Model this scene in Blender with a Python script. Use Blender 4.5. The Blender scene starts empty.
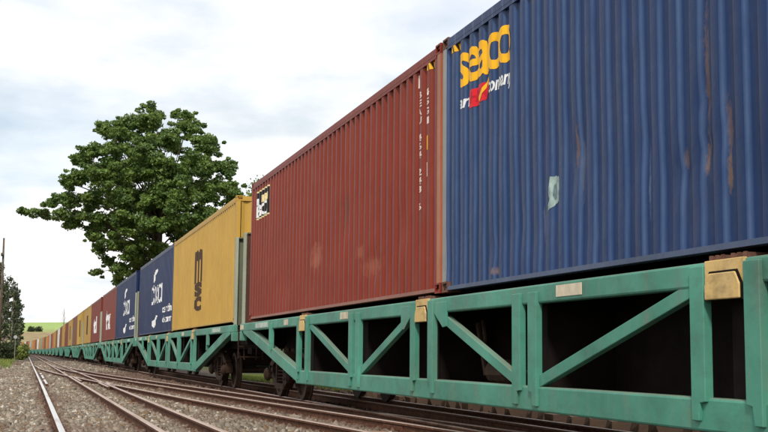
import bpy, bmesh, math, random
import numpy as np
from mathutils import Vector, Matrix, noise as mnoise
random.seed(7); rng = np.random.default_rng(7)
R = math.radians
sc = bpy.context.scene
col = sc.collection

# ------------------------------------------------------------------ camera
CAM_Z = 0.99
cam_d = bpy.data.cameras.new('camera'); cam = bpy.data.objects.new('camera', cam_d); col.objects.link(cam)
cam_d.sensor_width = 36; cam_d.lens = 36 * 1193.6 / 768
cam_d.clip_start = 0.1; cam_d.clip_end = 12000
YAW, PITCH, ROLL = R(16.45), R(6.651), R(0.54)
fwd = Vector((math.sin(YAW) * math.cos(PITCH), math.cos(YAW) * math.cos(PITCH), math.sin(PITCH)))
right = Vector((math.cos(YAW), -math.sin(YAW), 0)); up = right.cross(fwd)
r2 = right * math.cos(ROLL) + up * math.sin(ROLL); u2 = up * math.cos(ROLL) - right * math.sin(ROLL)
m = Matrix((r2, u2, -fwd)).transposed().to_4x4(); m.translation = (0, 0, CAM_Z)
cam.matrix_world = m
sc.camera = cam

# ------------------------------------------------------------------ sky, sun, exposure
SUN_EL, SUN_AZ = R(44), R(204)       # azimuth clockwise from +Y
w = bpy.data.worlds.new('World'); sc.world = w; w.use_nodes = True
nt = w.node_tree; N = nt.nodes; Lk = nt.links
for n in list(N): N.remove(n)
def wn(t, **k):
    n = N.new(t)
    for a, b in k.items(): setattr(n, a, b)
    return n
out = wn('ShaderNodeOutputWorld'); bg = wn('ShaderNodeBackground')
sky = wn('ShaderNodeTexSky', sky_type='NISHITA', sun_disc=False)
sky.sun_elevation = SUN_EL; sky.sun_rotation = SUN_AZ; sky.air_density = 1.0; sky.dust_density = 2.0
tc = wn('ShaderNodeTexCoord'); sep = wn('ShaderNodeSeparateXYZ'); Lk.new(tc.outputs['Generated'], sep.inputs[0])
zz = wn('ShaderNodeMath', operation='MAXIMUM'); Lk.new(sep.outputs['Z'], zz.inputs[0]); zz.inputs[1].default_value = 0.0
za = wn('ShaderNodeMath', operation='ADD'); Lk.new(zz.outputs[0], za.inputs[0]); za.inputs[1].default_value = 0.22
dv = wn('ShaderNodeVectorMath', operation='DIVIDE'); cx = wn('ShaderNodeCombineXYZ')
for i in range(3): Lk.new(za.outputs[0], cx.inputs[i])
Lk.new(tc.outputs['Generated'], dv.inputs[0]); Lk.new(cx.outputs[0], dv.inputs[1])
mp = wn('ShaderNodeMapping'); Lk.new(dv.outputs[0], mp.inputs[0]); mp.inputs['Location'].default_value = (3.1, 1.7, 0.4)
n1 = wn('ShaderNodeTexNoise'); n1.inputs['Scale'].default_value = 1.5; n1.inputs['Detail'].default_value = 7; n1.inputs['Roughness'].default_value = .55; n1.inputs['Distortion'].default_value = .5
Lk.new(mp.outputs[0], n1.inputs['Vector'])
rp = wn('ShaderNodeValToRGB'); Lk.new(n1.outputs['Fac'], rp.inputs[0])
rp.color_ramp.elements[0].position = .33; rp.color_ramp.elements[0].color = (.66, .66, .66, 1)
rp.color_ramp.elements[1].position = .56; rp.color_ramp.elements[1].color = (1, 1, 1, 1)
n2 = wn('ShaderNodeTexNoise'); n2.inputs['Scale'].default_value = 2.6; n2.inputs['Detail'].default_value = 6
Lk.new(mp.outputs[0], n2.inputs['Vector'])
rp2 = wn('ShaderNodeValToRGB'); Lk.new(n2.outputs['Fac'], rp2.inputs[0])
rp2.color_ramp.elements[0].position = .33; rp2.color_ramp.elements[0].color = (.66, .74, .80, 1)
rp2.color_ramp.elements[1].position = .54; rp2.color_ramp.elements[1].color = (1.08, 1.07, 1.06, 1)
sk = wn('ShaderNodeVectorMath', operation='SCALE'); Lk.new(sky.outputs[0], sk.inputs[0]); sk.inputs['Scale'].default_value = 0.15
mx = wn('ShaderNodeMix', data_type='RGBA'); Lk.new(rp.outputs[0], mx.inputs['Factor'])
Lk.new(sk.outputs[0], mx.inputs[6]); Lk.new(rp2.outputs[0], mx.inputs[7])
Lk.new(mx.outputs[2], bg.inputs[0]); bg.inputs[1].default_value = 1.0
Lk.new(bg.outputs[0], out.inputs[0])
sun_d = bpy.data.lights.new('sun', 'SUN'); sun = bpy.data.objects.new('sun', sun_d); col.objects.link(sun)
sun_d.energy = 2.9; sun_d.angle = R(8); sun_d.color = (1, .95, .87)
sdir = Vector((math.sin(SUN_AZ) * math.cos(SUN_EL), math.cos(SUN_AZ) * math.cos(SUN_EL), math.sin(SUN_EL)))
sun.rotation_euler = sdir.to_track_quat('Z', 'Y').to_euler(); sun.location = (0, 0, 60)
sc.view_settings.view_transform = 'Standard'; sc.view_settings.look = 'None'
sc.view_settings.exposure = 0.15; sc.view_settings.gamma = 1.0; sc.view_settings.use_curve_mapping = False
sc.cycles.max_bounces = 6; sc.cycles.transparent_max_bounces = 6

# ------------------------------------------------------------------ helpers
def tag(o, label=None, cat=None, group=None, kind=None):
    if label: o['label'] = label
    if cat: o['category'] = cat
    if group: o['group'] = group
    if kind: o['kind'] = kind
    return o
def empty(name, loc=(0, 0, 0), rz=0):
    o = bpy.data.objects.new(name, None); col.objects.link(o); o.location = loc; o.rotation_euler = (0, 0, rz); o.empty_display_size = .2
    return o
def link_mesh(name, me, parent=None):
    o = bpy.data.objects.new(name, me); col.objects.link(o); o.parent = parent
    return o
def copy_tree(o, parent=None, skip=()):
    c = o.copy(); col.objects.link(c); c.parent = parent
    for ch in o.children:
        if ch.name.split('.')[0] in skip: continue
        copy_tree(ch, c)
    return c
class MB:
    def __init__(s): s.v = []; s.f = []; s.mi = []; s.cur = 0
    def add(s, vs, fs):
        b = len(s.v); s.v += [tuple(q) for q in vs]
        for f in fs: s.f.append(tuple(b + i for i in f)); s.mi.append(s.cur)
    def box(s, x0, x1, y0, y1, z0, z1):
        if x0 > x1: x0, x1 = x1, x0
        if y0 > y1: y0, y1 = y1, y0
        s.add([(x0,y0,z0),(x1,y0,z0),(x1,y1,z0),(x0,y1,z0),(x0,y0,z1),(x1,y0,z1),(x1,y1,z1),(x0,y1,z1)],
              [(0,3,2,1),(4,5,6,7),(0,1,5,4),(1,2,6,5),(2,3,7,6),(3,0,4,7)]); return s
    def prism_x(s, pts, x0, x1):           # polygon in (y,z), extruded along x
        n = len(pts); 
        a = sum(pts[i][0]*pts[(i+1)%n][1]-pts[(i+1)%n][0]*pts[i][1] for i in range(n))
        if a < 0: pts = pts[::-1]
        if x0 > x1: x0, x1 = x1, x0
        s.add([(x0,y,z) for y,z in pts]+[(x1,y,z) for y,z in pts],
              [tuple(range(n-1,-1,-1)), tuple(range(n,2*n))]+[(i,(i+1)%n,n+(i+1)%n,n+i) for i in range(n)]); return s
    def beam_yz(s, a, b, wd, x0, x1):      # bar in the y-z plane
        d = Vector((b[0]-a[0], b[1]-a[1])); d.normalize(); n = Vector((-d.y, d.x))*wd/2
        return s.prism_x([(a[0]+n.x,a[1]+n.y),(b[0]+n.x,b[1]+n.y),(b[0]-n.x,b[1]-n.y),(a[0]-n.x,a[1]-n.y)], x0, x1)
    def tube(s, pts, rad, n=6, cap=True):
        pts = [Vector(q) for q in pts]
        rads = rad if hasattr(rad, '__len__') else [rad]*len(pts)
        rings = []
        for i, q in enumerate(pts):
            t = (pts[min(i+1,len(pts)-1)]-pts[max(i-1,0)]).normalized()
            a = t.orthogonal().normalized() if i == 0 else (a - t*a.dot(t)).normalized()
            b = t.cross(a)
            rings.append([q + (a*math.cos(2*math.pi*k/n)+b*math.sin(2*math.pi*k/n))*rads[i] for k in range(n)])
        vs = [v for r in rings for v in r]; fs = []
        for i in range(len(pts)-1):
            for k in range(n): fs.append((i*n+k, i*n+(k+1)%n, (i+1)*n+(k+1)%n, (i+1)*n+k))
        if cap: fs.append(tuple(range(n-1,-1,-1))); fs.append(tuple((len(pts)-1)*n+k for k in range(n)))
        s.add(vs, fs); return s
    def lathe_x(s, prof, cx, cy, cz, n=24): # profile (x, radius)
        vs = []; fs = []
        for x, r in prof:
            for k in range(n): vs.append((cx+x, cy+r*math.cos(2*math.pi*k/n), cz+r*math.sin(2*math.pi*k/n)))
        for i in range(len(prof)-1):
            for k in range(n): fs.append((i*n+k,(i+1)*n+k,(i+1)*n+(k+1)%n,i*n+(k+1)%n))
        fs.append(tuple(range(n))); fs.append(tuple((len(prof)-1)*n+k for k in range(n-1,-1,-1)))
        s.add(vs, fs); return s
    def mesh(s, name, mats, smooth=False):
        me = bpy.data.meshes.new(name); me.from_pydata(s.v, [], s.f)
        for mm in (mats if isinstance(mats, (list, tuple)) else [mats]): me.materials.append(mm)
        if max(s.mi, default=0): me.polygons.foreach_set('material_index', s.mi)
        if smooth: me.polygons.foreach_set('use_smooth', [True]*len(me.polygons))
        me.update(); return me
    def build(s, name, mats, parent=None, smooth=False, bevel=0):
        o = link_mesh(name, s.mesh(name, mats, smooth), parent)
        if bevel:
            b = o.modifiers.new('bevel', 'BEVEL'); b.width = bevel; b.segments = 2; b.limit_method = 'ANGLE'
        return o

# ------------------------------------------------------------------ materials
def newmat(name):
    mt = bpy.data.materials.new(name); mt.use_nodes = True
    nt = mt.node_tree; b = nt.nodes['Principled BSDF']
    return mt, nt, b
class G:                                        # tiny node-graph helper
    def __init__(s, nt): s.nt = nt
    def n(s, t, **k):
        n = s.nt.nodes.new(t)
        for a, b in k.items(): setattr(n, a, b)
        return n
    def l(s, a, b): s.nt.links.new(a, b)
    def coord(s, kind='Object', scale=(1,1,1), loc=(0,0,0)):
        t = s.n('ShaderNodeTexCoord'); m = s.n('ShaderNodeMapping'); s.l(t.outputs[kind], m.inputs[0])
        m.inputs['Scale'].default_value = scale; m.inputs['Location'].default_value = loc
        return m.outputs[0]
    def noise(s, vec, scale, detail=4, rough=.5, dist=0):
        n = s.n('ShaderNodeTexNoise'); s.l(vec, n.inputs['Vector'])
        n.inputs['Scale'].default_value = scale; n.inputs['Detail'].default_value = detail
        n.inputs['Roughness'].default_value = rough; n.inputs['Distortion'].default_value = dist
        return n.outputs['Fac']
    def ramp(s, fac, a, b, ca=(0,0,0,1), cb=(1,1,1,1)):
        r = s.n('ShaderNodeValToRGB'); s.l(fac, r.inputs[0])
        e = r.color_ramp.elements; e[0].position = a; e[1].position = b; e[0].color = ca; e[1].color = cb
        return r.outputs[0]
    def mix(s, fac, a, b, blend='MIX'):
        m = s.n('ShaderNodeMix', data_type='RGBA', blend_type=blend)
        for sk, v in ((m.inputs['Factor'], fac), (m.inputs[6], a), (m.inputs[7], b)):
            if isinstance(v, (int, float)): sk.default_value = v
            elif isinstance(v, tuple): sk.default_value = v if len(v) == 4 else (*v, 1)
            else: s.l(v, sk)
        return m.outputs[2]
    def math(s, op, a, b=0.0, clamp=False):
        m = s.n('ShaderNodeMath', operation=op, use_clamp=clamp)
        for sk, v in ((m.inputs[0], a), (m.inputs[1], b)):
            if isinstance(v, (int, float)): sk.default_value = v
            else: s.l(v, sk)
        return m.outputs[0]
    def bump(s, h, strength, dist, bsdf):
        b = s.n('ShaderNodeBump'); b.inputs['Strength'].default_value = strength; b.inputs['Distance'].default_value = dist
        s.l(h, b.inputs['Height']); s.l(b.outputs[0], bsdf.inputs['Normal'])
def c4(c, k=1.0): return (c[0]*k, c[1]*k, c[2]*k, 1)
def simple(name, c, rough=.6, metal=0, var=.25, scale=6, kind='Object'):
    mt, nt, b = newmat(name); g = G(nt)
    nz = g.noise(g.coord(kind), scale, 5, .6)
    g.l(g.mix(g.ramp(nz, .3, .7), c4(c, 1-var), c4(c, 1+var)), b.inputs['Base Color'])
    b.inputs['Roughness'].default_value = rough; b.inputs['Metallic'].default_value = metal; b.inputs['Specular IOR Level'].default_value = .12
    return mt
RUST = (.16, .065, .03)
def paint(name, c, rust=.5, fade=.25, rough=.42, spots=(), dust=.2, rib_highlight=0.0, ledge=0.0, spec=.2, grime=0.0):
    """painted container steel: faded, streaked, scratched and rust-spotted"""
    mt, nt, b = newmat(name); g = G(nt)
    o = g.coord(); ob = g.n('ShaderNodeObjectInfo')
    big = g.noise(o, .9, 4, .6); streak = g.noise(g.coord(scale=(7, 7, .35)), 1.0, 5, .65); fine = g.noise(o, 22, 4, .7)
    base = g.mix(g.ramp(big, .3, .72), c4(c, 1-fade*.55), c4(c, 1+fade*.7))
    grey = tuple(.72*x + .28*(sum(c)/3) + .012 for x in c)
    base = g.mix(g.math('MULTIPLY', g.ramp(streak, .5, .8), fade*1.5), base, grey)
    dirt = g.noise(g.coord(scale=(4, 4, .9), loc=(3, 1, 7)), 1.3, 6, .7)
    base = g.mix(g.math('MULTIPLY', g.ramp(dirt, .52, .75), dust), base, (.19, .16, .12))
    for (y, z, ry, rz, cc, st) in spots:
        sp = g.n('ShaderNodeSeparateXYZ'); g.l(o, sp.inputs[0])
        dy = g.math('DIVIDE', g.math('SUBTRACT', sp.outputs['Y'], y), ry); dz = g.math('DIVIDE', g.math('SUBTRACT', sp.outputs['Z'], z), rz)
        e = g.math('SQRT', g.math('ADD', g.math('MULTIPLY', dy, dy), g.math('MULTIPLY', dz, dz)))
        e = g.math('ADD', e, g.math('MULTIPLY', g.math('SUBTRACT', g.noise(g.coord(scale=(1, 2.2, 1)), 6, 7, .78), .5), 3.4))
        base = g.mix(g.math('MULTIPLY', g.ramp(e, .35, .95, (1,1,1,1), (0,0,0,1)), st), base, cc)
    if rib_highlight:  # paler band on the camera-facing rib slopes: their highlight painted into the colour
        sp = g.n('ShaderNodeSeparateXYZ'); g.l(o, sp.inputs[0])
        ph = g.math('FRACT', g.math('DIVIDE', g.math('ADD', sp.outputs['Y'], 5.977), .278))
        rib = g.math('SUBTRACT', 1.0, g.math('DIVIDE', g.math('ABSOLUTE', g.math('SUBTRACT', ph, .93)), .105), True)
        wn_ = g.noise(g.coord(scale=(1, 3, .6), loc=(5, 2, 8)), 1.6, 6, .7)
        base = g.mix(g.math('MULTIPLY', g.math('MULTIPLY', rib, g.ramp(wn_, .25, .62, (.35,.35,.35,1))), rib_highlight), base, tuple(1.05*x+k_ for x, k_ in zip(c, (.062, .085, .112) if c[2] > c[0] else (.075, .062, .052))))
    if grime:
        gn = g.noise(g.coord(scale=(1, .8, 1.4), loc=(2, 6, 1)), 2.2, 7, .75)
        base = g.mix(g.math('MULTIPLY', g.ramp(gn, .50, .68), grime), base, (.045, .040, .030))
        cn = g.noise(g.coord(loc=(7, 7, 3)), 30, 6, .8); base = g.mix(g.ramp(cn, .66, .70), base, (.10, .055, .035))
    if ledge:
        ge = g.n('ShaderNodeNewGeometry'); sn = g.n('ShaderNodeSeparateXYZ'); g.l(ge.outputs['Normal'], sn.inputs[0])
        base = g.mix(g.math('MULTIPLY', g.ramp(sn.outputs['Z'], .55, .9), ledge), base, (.26, .215, .17))
    rn = g.noise(g.coord(scale=(1, 1, .45), loc=(9, 4, 2)), 5.5, 8, .72)
    lo = .74 - .13*rust
    rf = g.ramp(rn, lo, lo+.06)
    base = g.mix(rf, base, RUST)
    base = g.mix(g.math('MULTIPLY', g.ramp(fine, .66, .74), .35), base, grey)
    g.l(base, b.inputs['Base Color'])
    g.l(g.ramp(g.math('ADD', g.math('MULTIPLY', fine, .3), g.math('MULTIPLY', rf, .4)), 0, 1, (rough-.06,)*3+(1,), (rough+.5,)*3+(1,)), b.inputs['Roughness'])
    b.inputs['Specular IOR Level'].default_value = spec
    g.bump(g.math('ADD', g.noise(o, 3.2, 3, .5), g.math('MULTIPLY', fine, .08)), .5, .02, b)
    return mt
M = {}
M['blue'] = paint('blue_paint', (.006, .027, .100), rust=.16, fade=.22, rough=.40, rib_highlight=.9, dust=.10, spec=.2,
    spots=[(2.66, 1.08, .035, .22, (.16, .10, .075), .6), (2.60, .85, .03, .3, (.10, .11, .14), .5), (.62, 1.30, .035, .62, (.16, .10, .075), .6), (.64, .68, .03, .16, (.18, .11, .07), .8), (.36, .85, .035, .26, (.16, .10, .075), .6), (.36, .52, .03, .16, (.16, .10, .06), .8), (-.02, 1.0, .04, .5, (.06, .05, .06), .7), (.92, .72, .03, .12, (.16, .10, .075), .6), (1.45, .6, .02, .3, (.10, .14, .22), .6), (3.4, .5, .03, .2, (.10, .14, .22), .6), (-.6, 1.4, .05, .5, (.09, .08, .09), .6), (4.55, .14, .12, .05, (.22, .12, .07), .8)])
M['red'] = paint('red_oxide_paint', (.185, .024, .011), rust=.15, fade=.20, rough=.45, rib_highlight=.30, dust=.12, spec=.14,
    spots=[(.15, .88, .50, .27, (.30, .10, .055), .75), (-1.80, 1.40, .34, .34, (.11, .030, .02), .6), (-3.2, .5, .6, .16, (.30, .10, .055), .5), (-4.0, 1.0, .03, .4, (.12,.035,.02), .6), (-2.6,.75,.25,.12,(.30,.10,.055),.5)])
M['red_post'] = paint('faded_orange_paint', (.36, .12, .055), rust=.3)
M['yellow'] = paint('yellow_paint', (.47, .285, .055), rust=.1, fade=.15, rough=.5)
M['yellow2'] = paint('ochre_paint', (.38, .225, .05), rust=.2, fade=.2)
M['navy'] = paint('navy_paint', (.010, .022, .075), rust=.12, fade=.3, rough=.42)
M['maroon'] = paint('maroon_paint', (.165, .028, .018), rust=.15, fade=.25)
M['brown'] = paint('brown_paint', (.17, .065, .035), rust=.25)
M['orange'] = paint('orange_paint', (.42, .14, .04), rust=.2)
M['white'] = paint('dirty_white_paint', (.55, .53, .50), rust=.2, fade=.1)
M['grey'] = paint('pale_grey_paint', (.36, .36, .36), rust=.2, fade=.1)
M['sage'] = paint('sage_paint', (.20, .27, .21), rust=.2)
M['green'] = paint('teal_wagon_paint', (.062, .240, .170), rust=.30, fade=.5, rough=.5, dust=.5, grime=.28, ledge=.45, spec=.25)
M['panel'] = paint('dull_olive_paint', (.105, .115, .075), rust=.3, fade=.3, rough=.6)
M['panel_rust'] = paint('rust_brown_panel', (.075, .030, .020), rust=.4, fade=.3, rough=.7)
M['flange'] = paint('pale_green_edge', (.30, .33, .25), rust=.3, fade=.2, rough=.6)
M['pad'] = paint('ochre_pad_paint', (.60, .41, .16), rust=.5, fade=.3, rough=.6, grime=.5)
M['grey_post'] = paint('grey_post_paint', (.22, .22, .22), rust=.5, fade=.3)
M['plate'] = simple('pale_plate', (.55, .48, .36), .7)
M['plate_w'] = simple('white_plate', (.42, .50, .43), .7)
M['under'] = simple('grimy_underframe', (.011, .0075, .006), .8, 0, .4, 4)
M['bogie'] = simple('rusty_cast_steel', (.036, .020, .013), .75, .2, .5, 9)
M['brake'] = simple('dusty_brake_gear', (.045, .027, .018), .8, 0, .4, 10)
M['wheel'] = simple('wheel_steel', (.048, .030, .022), .6, .2, .4, 7)
M['tread'] = simple('polished_tread', (.5, .46, .42), .3, 1, .15, 7)
M['ink_y'] = simple('yellow_lettering', (.85, .44, .02), .5, 0, .12, 5)
M['ink_w'] = simple('white_lettering', (.72, .72, .72), .5, 0, .12, 8)
M['ink_r'] = simple('red_lettering', (.62, .02, .03), .5, 0, .1, 8)
M['ink_k'] = simple('black_lettering', (.02, .016, .014), .5, 0, .1, 8)
M['ink_br'] = simple('dark_brown_lettering', (.06, .03, .015), .5, 0, .2, 8)
M['ink_pink'] = simple('chalky_lettering', (.72, .58, .52), .6, 0, .25, 20)
M['ink_cream'] = simple('cream_panel', (.70, .58, .30), .6, 0, .2, 20)
M['ink_patch'] = simple('bare_primer', (.26, .34, .32), .7, 0, .45, 9)
M['twist'] = simple('rusty_casting', (.14, .07, .05), .75, 0, .4, 12)
M['chrome'] = simple('worn_steel', (.30, .27, .25), .5, .5, .3, 14)

# ------------------------------------------------------------------ ground, far fields
def track_dx(y): return -(max(0, y-220)**2)/9000.0
gm, nt_, b = newmat('track_bed'); g = G(nt_); o = g.coord()
s1 = g.noise(o, .35, 5, .6); s2 = g.noise(o, 18, 6, .75)
cc = g.mix(g.ramp(s1, .35, .65), (.060, .042, .028), (.10, .078, .055))
cc = g.mix(g.ramp(s2, .35, .7), g.mix(.5, cc, (.03, .02, .014)), cc)
g.l(cc, b.inputs['Base Color']); b.inputs['Roughness'].default_value = .95; g.bump(s2, .9, .03, b)
mb = MB()
xs = [-4000, -600, -60, -12, 0, 12, 60, 600, 4000]; ys = [-300, 0, 30, 60, 120, 300, 600, 1500, 6000]
for y in ys:
    for x in xs: mb.v.append((x, y, 0))
for j in range(len(ys)-1):
    for i in range(len(xs)-1):
        a = j*len(xs)+i; mb.f.append((a, a+1, a+1+len(xs), a+len(xs))); mb.mi.append(0)
tag(mb.build('ground', gm), kind='structure')

# hillside of straw-coloured slope with a green crop field on top
hm, nt_, b = newmat('hill_fields'); g = G(nt_); o = g.coord(); sp = g.n('ShaderNodeSeparateXYZ'); g.l(o, sp.inputs[0])
nz = g.noise(o, .02, 5, .6); nf = g.noise(g.coord(scale=(.25, .03, 1)), 1, 4, .6)
edge = g.math('ADD', sp.outputs['Y'], g.math('MULTIPLY', nz, 60))
straw = g.mix(g.ramp(nf, .3, .7), (.20, .125, .055), (.29, .215, .10)); straw = g.mix(g.ramp(nz, .5, .62), straw, (.22, .22, .08))
green = g.mix(g.ramp(nf, .3, .7), (.20, .30, .06), (.29, .38, .11))
g.l(g.mix(g.ramp(g.math('DIVIDE', g.math('SUBTRACT', edge, 760), 120), 0, 1), straw, green), b.inputs['Base Color']); b.inputs['Roughness'].default_value = 1
mb = MB(); hx = np.linspace(-1800, 2600, 90); hy = np.linspace(430, 1500, 44)
def hill_z(x, y):
    if y < 800: z = -.5 + 14.5*((y-430)/370)**1.2
    else: z = 14 + 17.0*min(1, (y-800)/560)**.9
    return z * (1 + .10*math.sin(x/310.0+.6) + .05*math.sin(x/83.0)) 
for y in hy:
    for x in hx: mb.v.append((x, y, hill_z(x, y)))
for j in range(len(hy)-1):
    for i in range(len(hx)-1):
        a = j*len(hx)+i; mb.f.append((a, a+1, a+1+len(hx), a+len(hx))); mb.mi.append(0)
tag(mb.build('hill', hm, smooth=True), kind='structure')

# weedy bank beyond the train
bkm, nt_, b = newmat('weedy_bank'); g = G(nt_); o = g.coord()
nz = g.noise(o, .8, 5, .6); nf = g.noise(o, 9, 5, .7)
cc = g.mix(g.ramp(nz, .35, .6), (.030, .046, .012), (.06, .08, .02)); cc = g.mix(g.ramp(nf, .45, .7), cc, (.09, .095, .03))
g.l(cc, b.inputs['Base Color']); b.inputs['Roughness'].default_value = 1; g.bump(nf, 1, .1, b)
mb = MB(); bx = [10.3, 11.0, 12, 13.2, 15, 18, 40]; bz = [-.02, .25, .9, 1.5, 1.9, 2.0, 2.0]; by = np.arange(0, 215, 1.2)
for y in by:
    for x, z in zip(bx, bz): mb.v.append((x + .3*math.sin(y*.7)+random.uniform(-.15, .15), y, z*(1+.25*math.sin(y*.21)+random.uniform(-.12, .12))))
for j in range(len(by)-1):
    for i in range(len(bx)-1):
        a = j*len(bx)+i; mb.f.append((a, a+1, a+1+len(bx), a+len(bx))); mb.mi.append(0)
tag(mb.build('bank', bkm, smooth=True), kind='structure')

# ------------------------------------------------------------------ rails
rust_m = simple('rusty_rail_side', (.11, .050, .030), .85, .1, .45, 14, 'Object')
def railtop(name, c, rough):
    mt, nt, b = newmat(name); g = G(nt); nz = g.noise(g.coord(scale=(9, .5, 9)), 1.0, 6, .7)
    g.l(g.mix(g.ramp(nz, .5, .85), c4(c), (.22, .13, .09)), b.inputs['Base Color']); b.inputs['Metallic'].default_value = .9
    g.l(g.ramp(nz, .3, .8, (rough,)*3+(1,), (rough+.3,)*3+(1,)), b.inputs['Roughness']); return mt
shiny = railtop('polished_rail_head', (.82, .80, .78), .28)
dull = railtop('dull_rail_head', (.62, .47, .39), .34)
PROF = [(-.065,0),(-.065,.012),(-.014,.03),(-.010,.105),(-.033,.118),(-.033,.142),(-.026,.150),(.026,.150),(.033,.142),(.033,.118),(.010,.105),(.014,.03),(.065,.012),(.065,0)]
def rail(pts, top, parent, z0=.02, name='rail'):
    n = len(PROF); vs = []; fs = []; mi = []
    for i, (x, y) in enumerate(pts):
        a = pts[max(i-1,0)]; c = pts[min(i+1,len(pts)-1)]; d = Vector((c[0]-a[0], c[1]-a[1])).normalized(); nx, ny = d.y, -d.x
        for px, pz in PROF: vs.append((x+nx*px, y+ny*px, z0+pz))
    for i in range(len(pts)-1):
        for k in range(n-1):
            fs.append((i*n+k+1, i*n+k, (i+1)*n+k, (i+1)*n+k+1)); mi.append(1 if 4 <= k <= 8 and k in (5,6,7) else 0)
    fs.append(tuple(range(n))); mi.append(0); fs.append(tuple((len(pts)-1)*n+k for k in range(n-1,-1,-1))); mi.append(0)
    me = bpy.data.meshes.new(name); me.from_pydata(vs, [], fs); me.materials.append(rust_m); me.materials.append(top)
    me.polygons.foreach_set('material_index', mi); me.update()
    return link_mesh(name, me, parent)
CX = [(-14, 4.42), (-5, 4.25), (3, 3.85), (9, 3.45), (12.5, 3.20), (15.5, 2.97), (20, 2.6), (26, 2.2), (30.5, 1.9), (37, 1.45), (47, .82), (60, .28), (73, .03), (85, 0)]
def cross_off(y):
    ysn = [q[0] for q in CX]; os_ = [q[1] for q in CX]
    return float(np.interp(y, ysn, os_))
CXS = np.arange(-14, 86, 1.0); CXV = np.array([cross_off(y) for y in CXS])
CXV = np.convolve(np.pad(CXV, 3, mode='edge'), np.ones(7)/7, mode='valid')
def coff(y): return float(np.interp(y, CXS, CXV))
farys = list(np.arange(-20, 220, 6.0)) + list(np.arange(220, 640, 10.0))
A_X = (.38, 1.40, 2.04); T_X = (4.845, 5.845, 6.445)
trackA = tag(empty('railway_track', (1.2, 0, .02)), kind='structure')
def local(pts, base): return [(x-base[0], y-base[1]) for x, y in pts]
for i, x in enumerate(A_X):
    rail(local([(x + track_dx(y) - (.0012*max(0,y-30) if i == 0 else 0) , y) for y in farys], (1.2, 0)), shiny if i == 0 else dull, trackA, 0)
trackX = tag(empty('railway_crossover', (3.6, 0, .02)), kind='structure')
for i, x in enumerate(A_X):
    rail(local([(x + coff(y) + (.075 if y > 66 else 0), y) for y in np.arange(-14, 78, 1.0)], (3.6, 0)), dull, trackX, 0)
trackT = tag(empty('train_track', (5.645, 0, .02)), kind='structure')
for i, x in enumerate(T_X):
    rail(local([(x + track_dx(y), y) for y in farys], (5.645, 0)), dull, trackT, 0)
trackF = tag(empty('far_side_track', (8.6, 0, .02)), kind='structure')
for x in (8.5, 9.5): rail(local([(x, y) for y in np.arange(-10, 29, 6.0)], (8.6, 0)), dull, trackF, 0)
# guard rails beside the left rail and at the crossings
for xo, y0, y1, pr in ((.52, 33, 38.5, trackA), (.52, 40, 45.5, trackA), (.52, 47, 50, trackA)):
    rail(local([(xo, y0), (xo+.0, (y0+y1)/2), (xo, y1)], (1.2, 0)), shiny, pr, -.015, 'guard_rail')
for xo, y0, y1 in ((1.52, 36, 41), (2.16, 31, 35), (1.92, 30, 34)):
    rail(local([(xo, y0), (xo, (y0+y1)/2), (xo, y1)], (1.2, 0)), dull, trackA, 0, 'guard_rail')
# timber sleepers
wood, nt_, b = newmat('weathered_timber'); g = G(nt_); gr = g.noise(g.coord(scale=(1.2, 14, 14)), 1.5, 6, .7); ob = g.n('ShaderNodeObjectInfo')
wc = g.mix(g.ramp(gr, .3, .7), (.055, .034, .022), (.16, .105, .07)); wc = g.mix(g.math('MULTIPLY', ob.outputs['Random'], .5), wc, (.13, .08, .05))
g.l(wc, b.inputs['Base Color']); b.inputs['Roughness'].default_value = .9; g.bump(gr, .6, .02, b)
wood2, nt_, b = newmat('pale_timber'); g = G(nt_); gr = g.noise(g.coord(scale=(1.2, 14, 14)), 1.5, 6, .7)
g.l(g.mix(g.ramp(gr, .3, .7), (.20, .12, .075), (.34, .21, .135)), b.inputs['Base Color']); b.inputs['Roughness'].default_value = .9; g.bump(gr, .6, .02, b)
sl_me = []
for k in range(4):
    mb = MB(); L2 = 1.28+.05*k; mb.box(-L2, L2, -.115, .115, -.16, 0)
    me = mb.mesh('sleeper', wood); 
    for v in me.vertices: v.co += Vector((random.uniform(-.04,.04), random.uniform(-.012,.012), random.uniform(-.008,.008)))
    sl_me.append(me)
pale_me = []
for me in sl_me:
    m2 = me.copy(); m2.materials[0] = wood2; pale_me.append(m2)
def sleepers(parent, base, xf, ys, z, mes=sl_me):
    for y in ys:
        s = link_mesh('sleeper', random.choice(mes), parent); s.location = (xf(y)-base[0]+random.uniform(-.05,.05), y-base[1], z-.02)
        s.rotation_euler = (random.uniform(-.01,.01), random.uniform(-.008,.008), random.uniform(-.03,.03))
sleepers(trackX, (3.6, 0), lambda y: 1.21+coff(y), np.arange(9, 50, .58), .022)
sleepers(trackT, (5.645, 0), lambda y: 5.645, np.arange(8.2, 60, .58), .018)
sleepers(trackF, (8.6, 0), lambda y: 8.75, np.arange(11, 27, .58), .17, pale_me)
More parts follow.
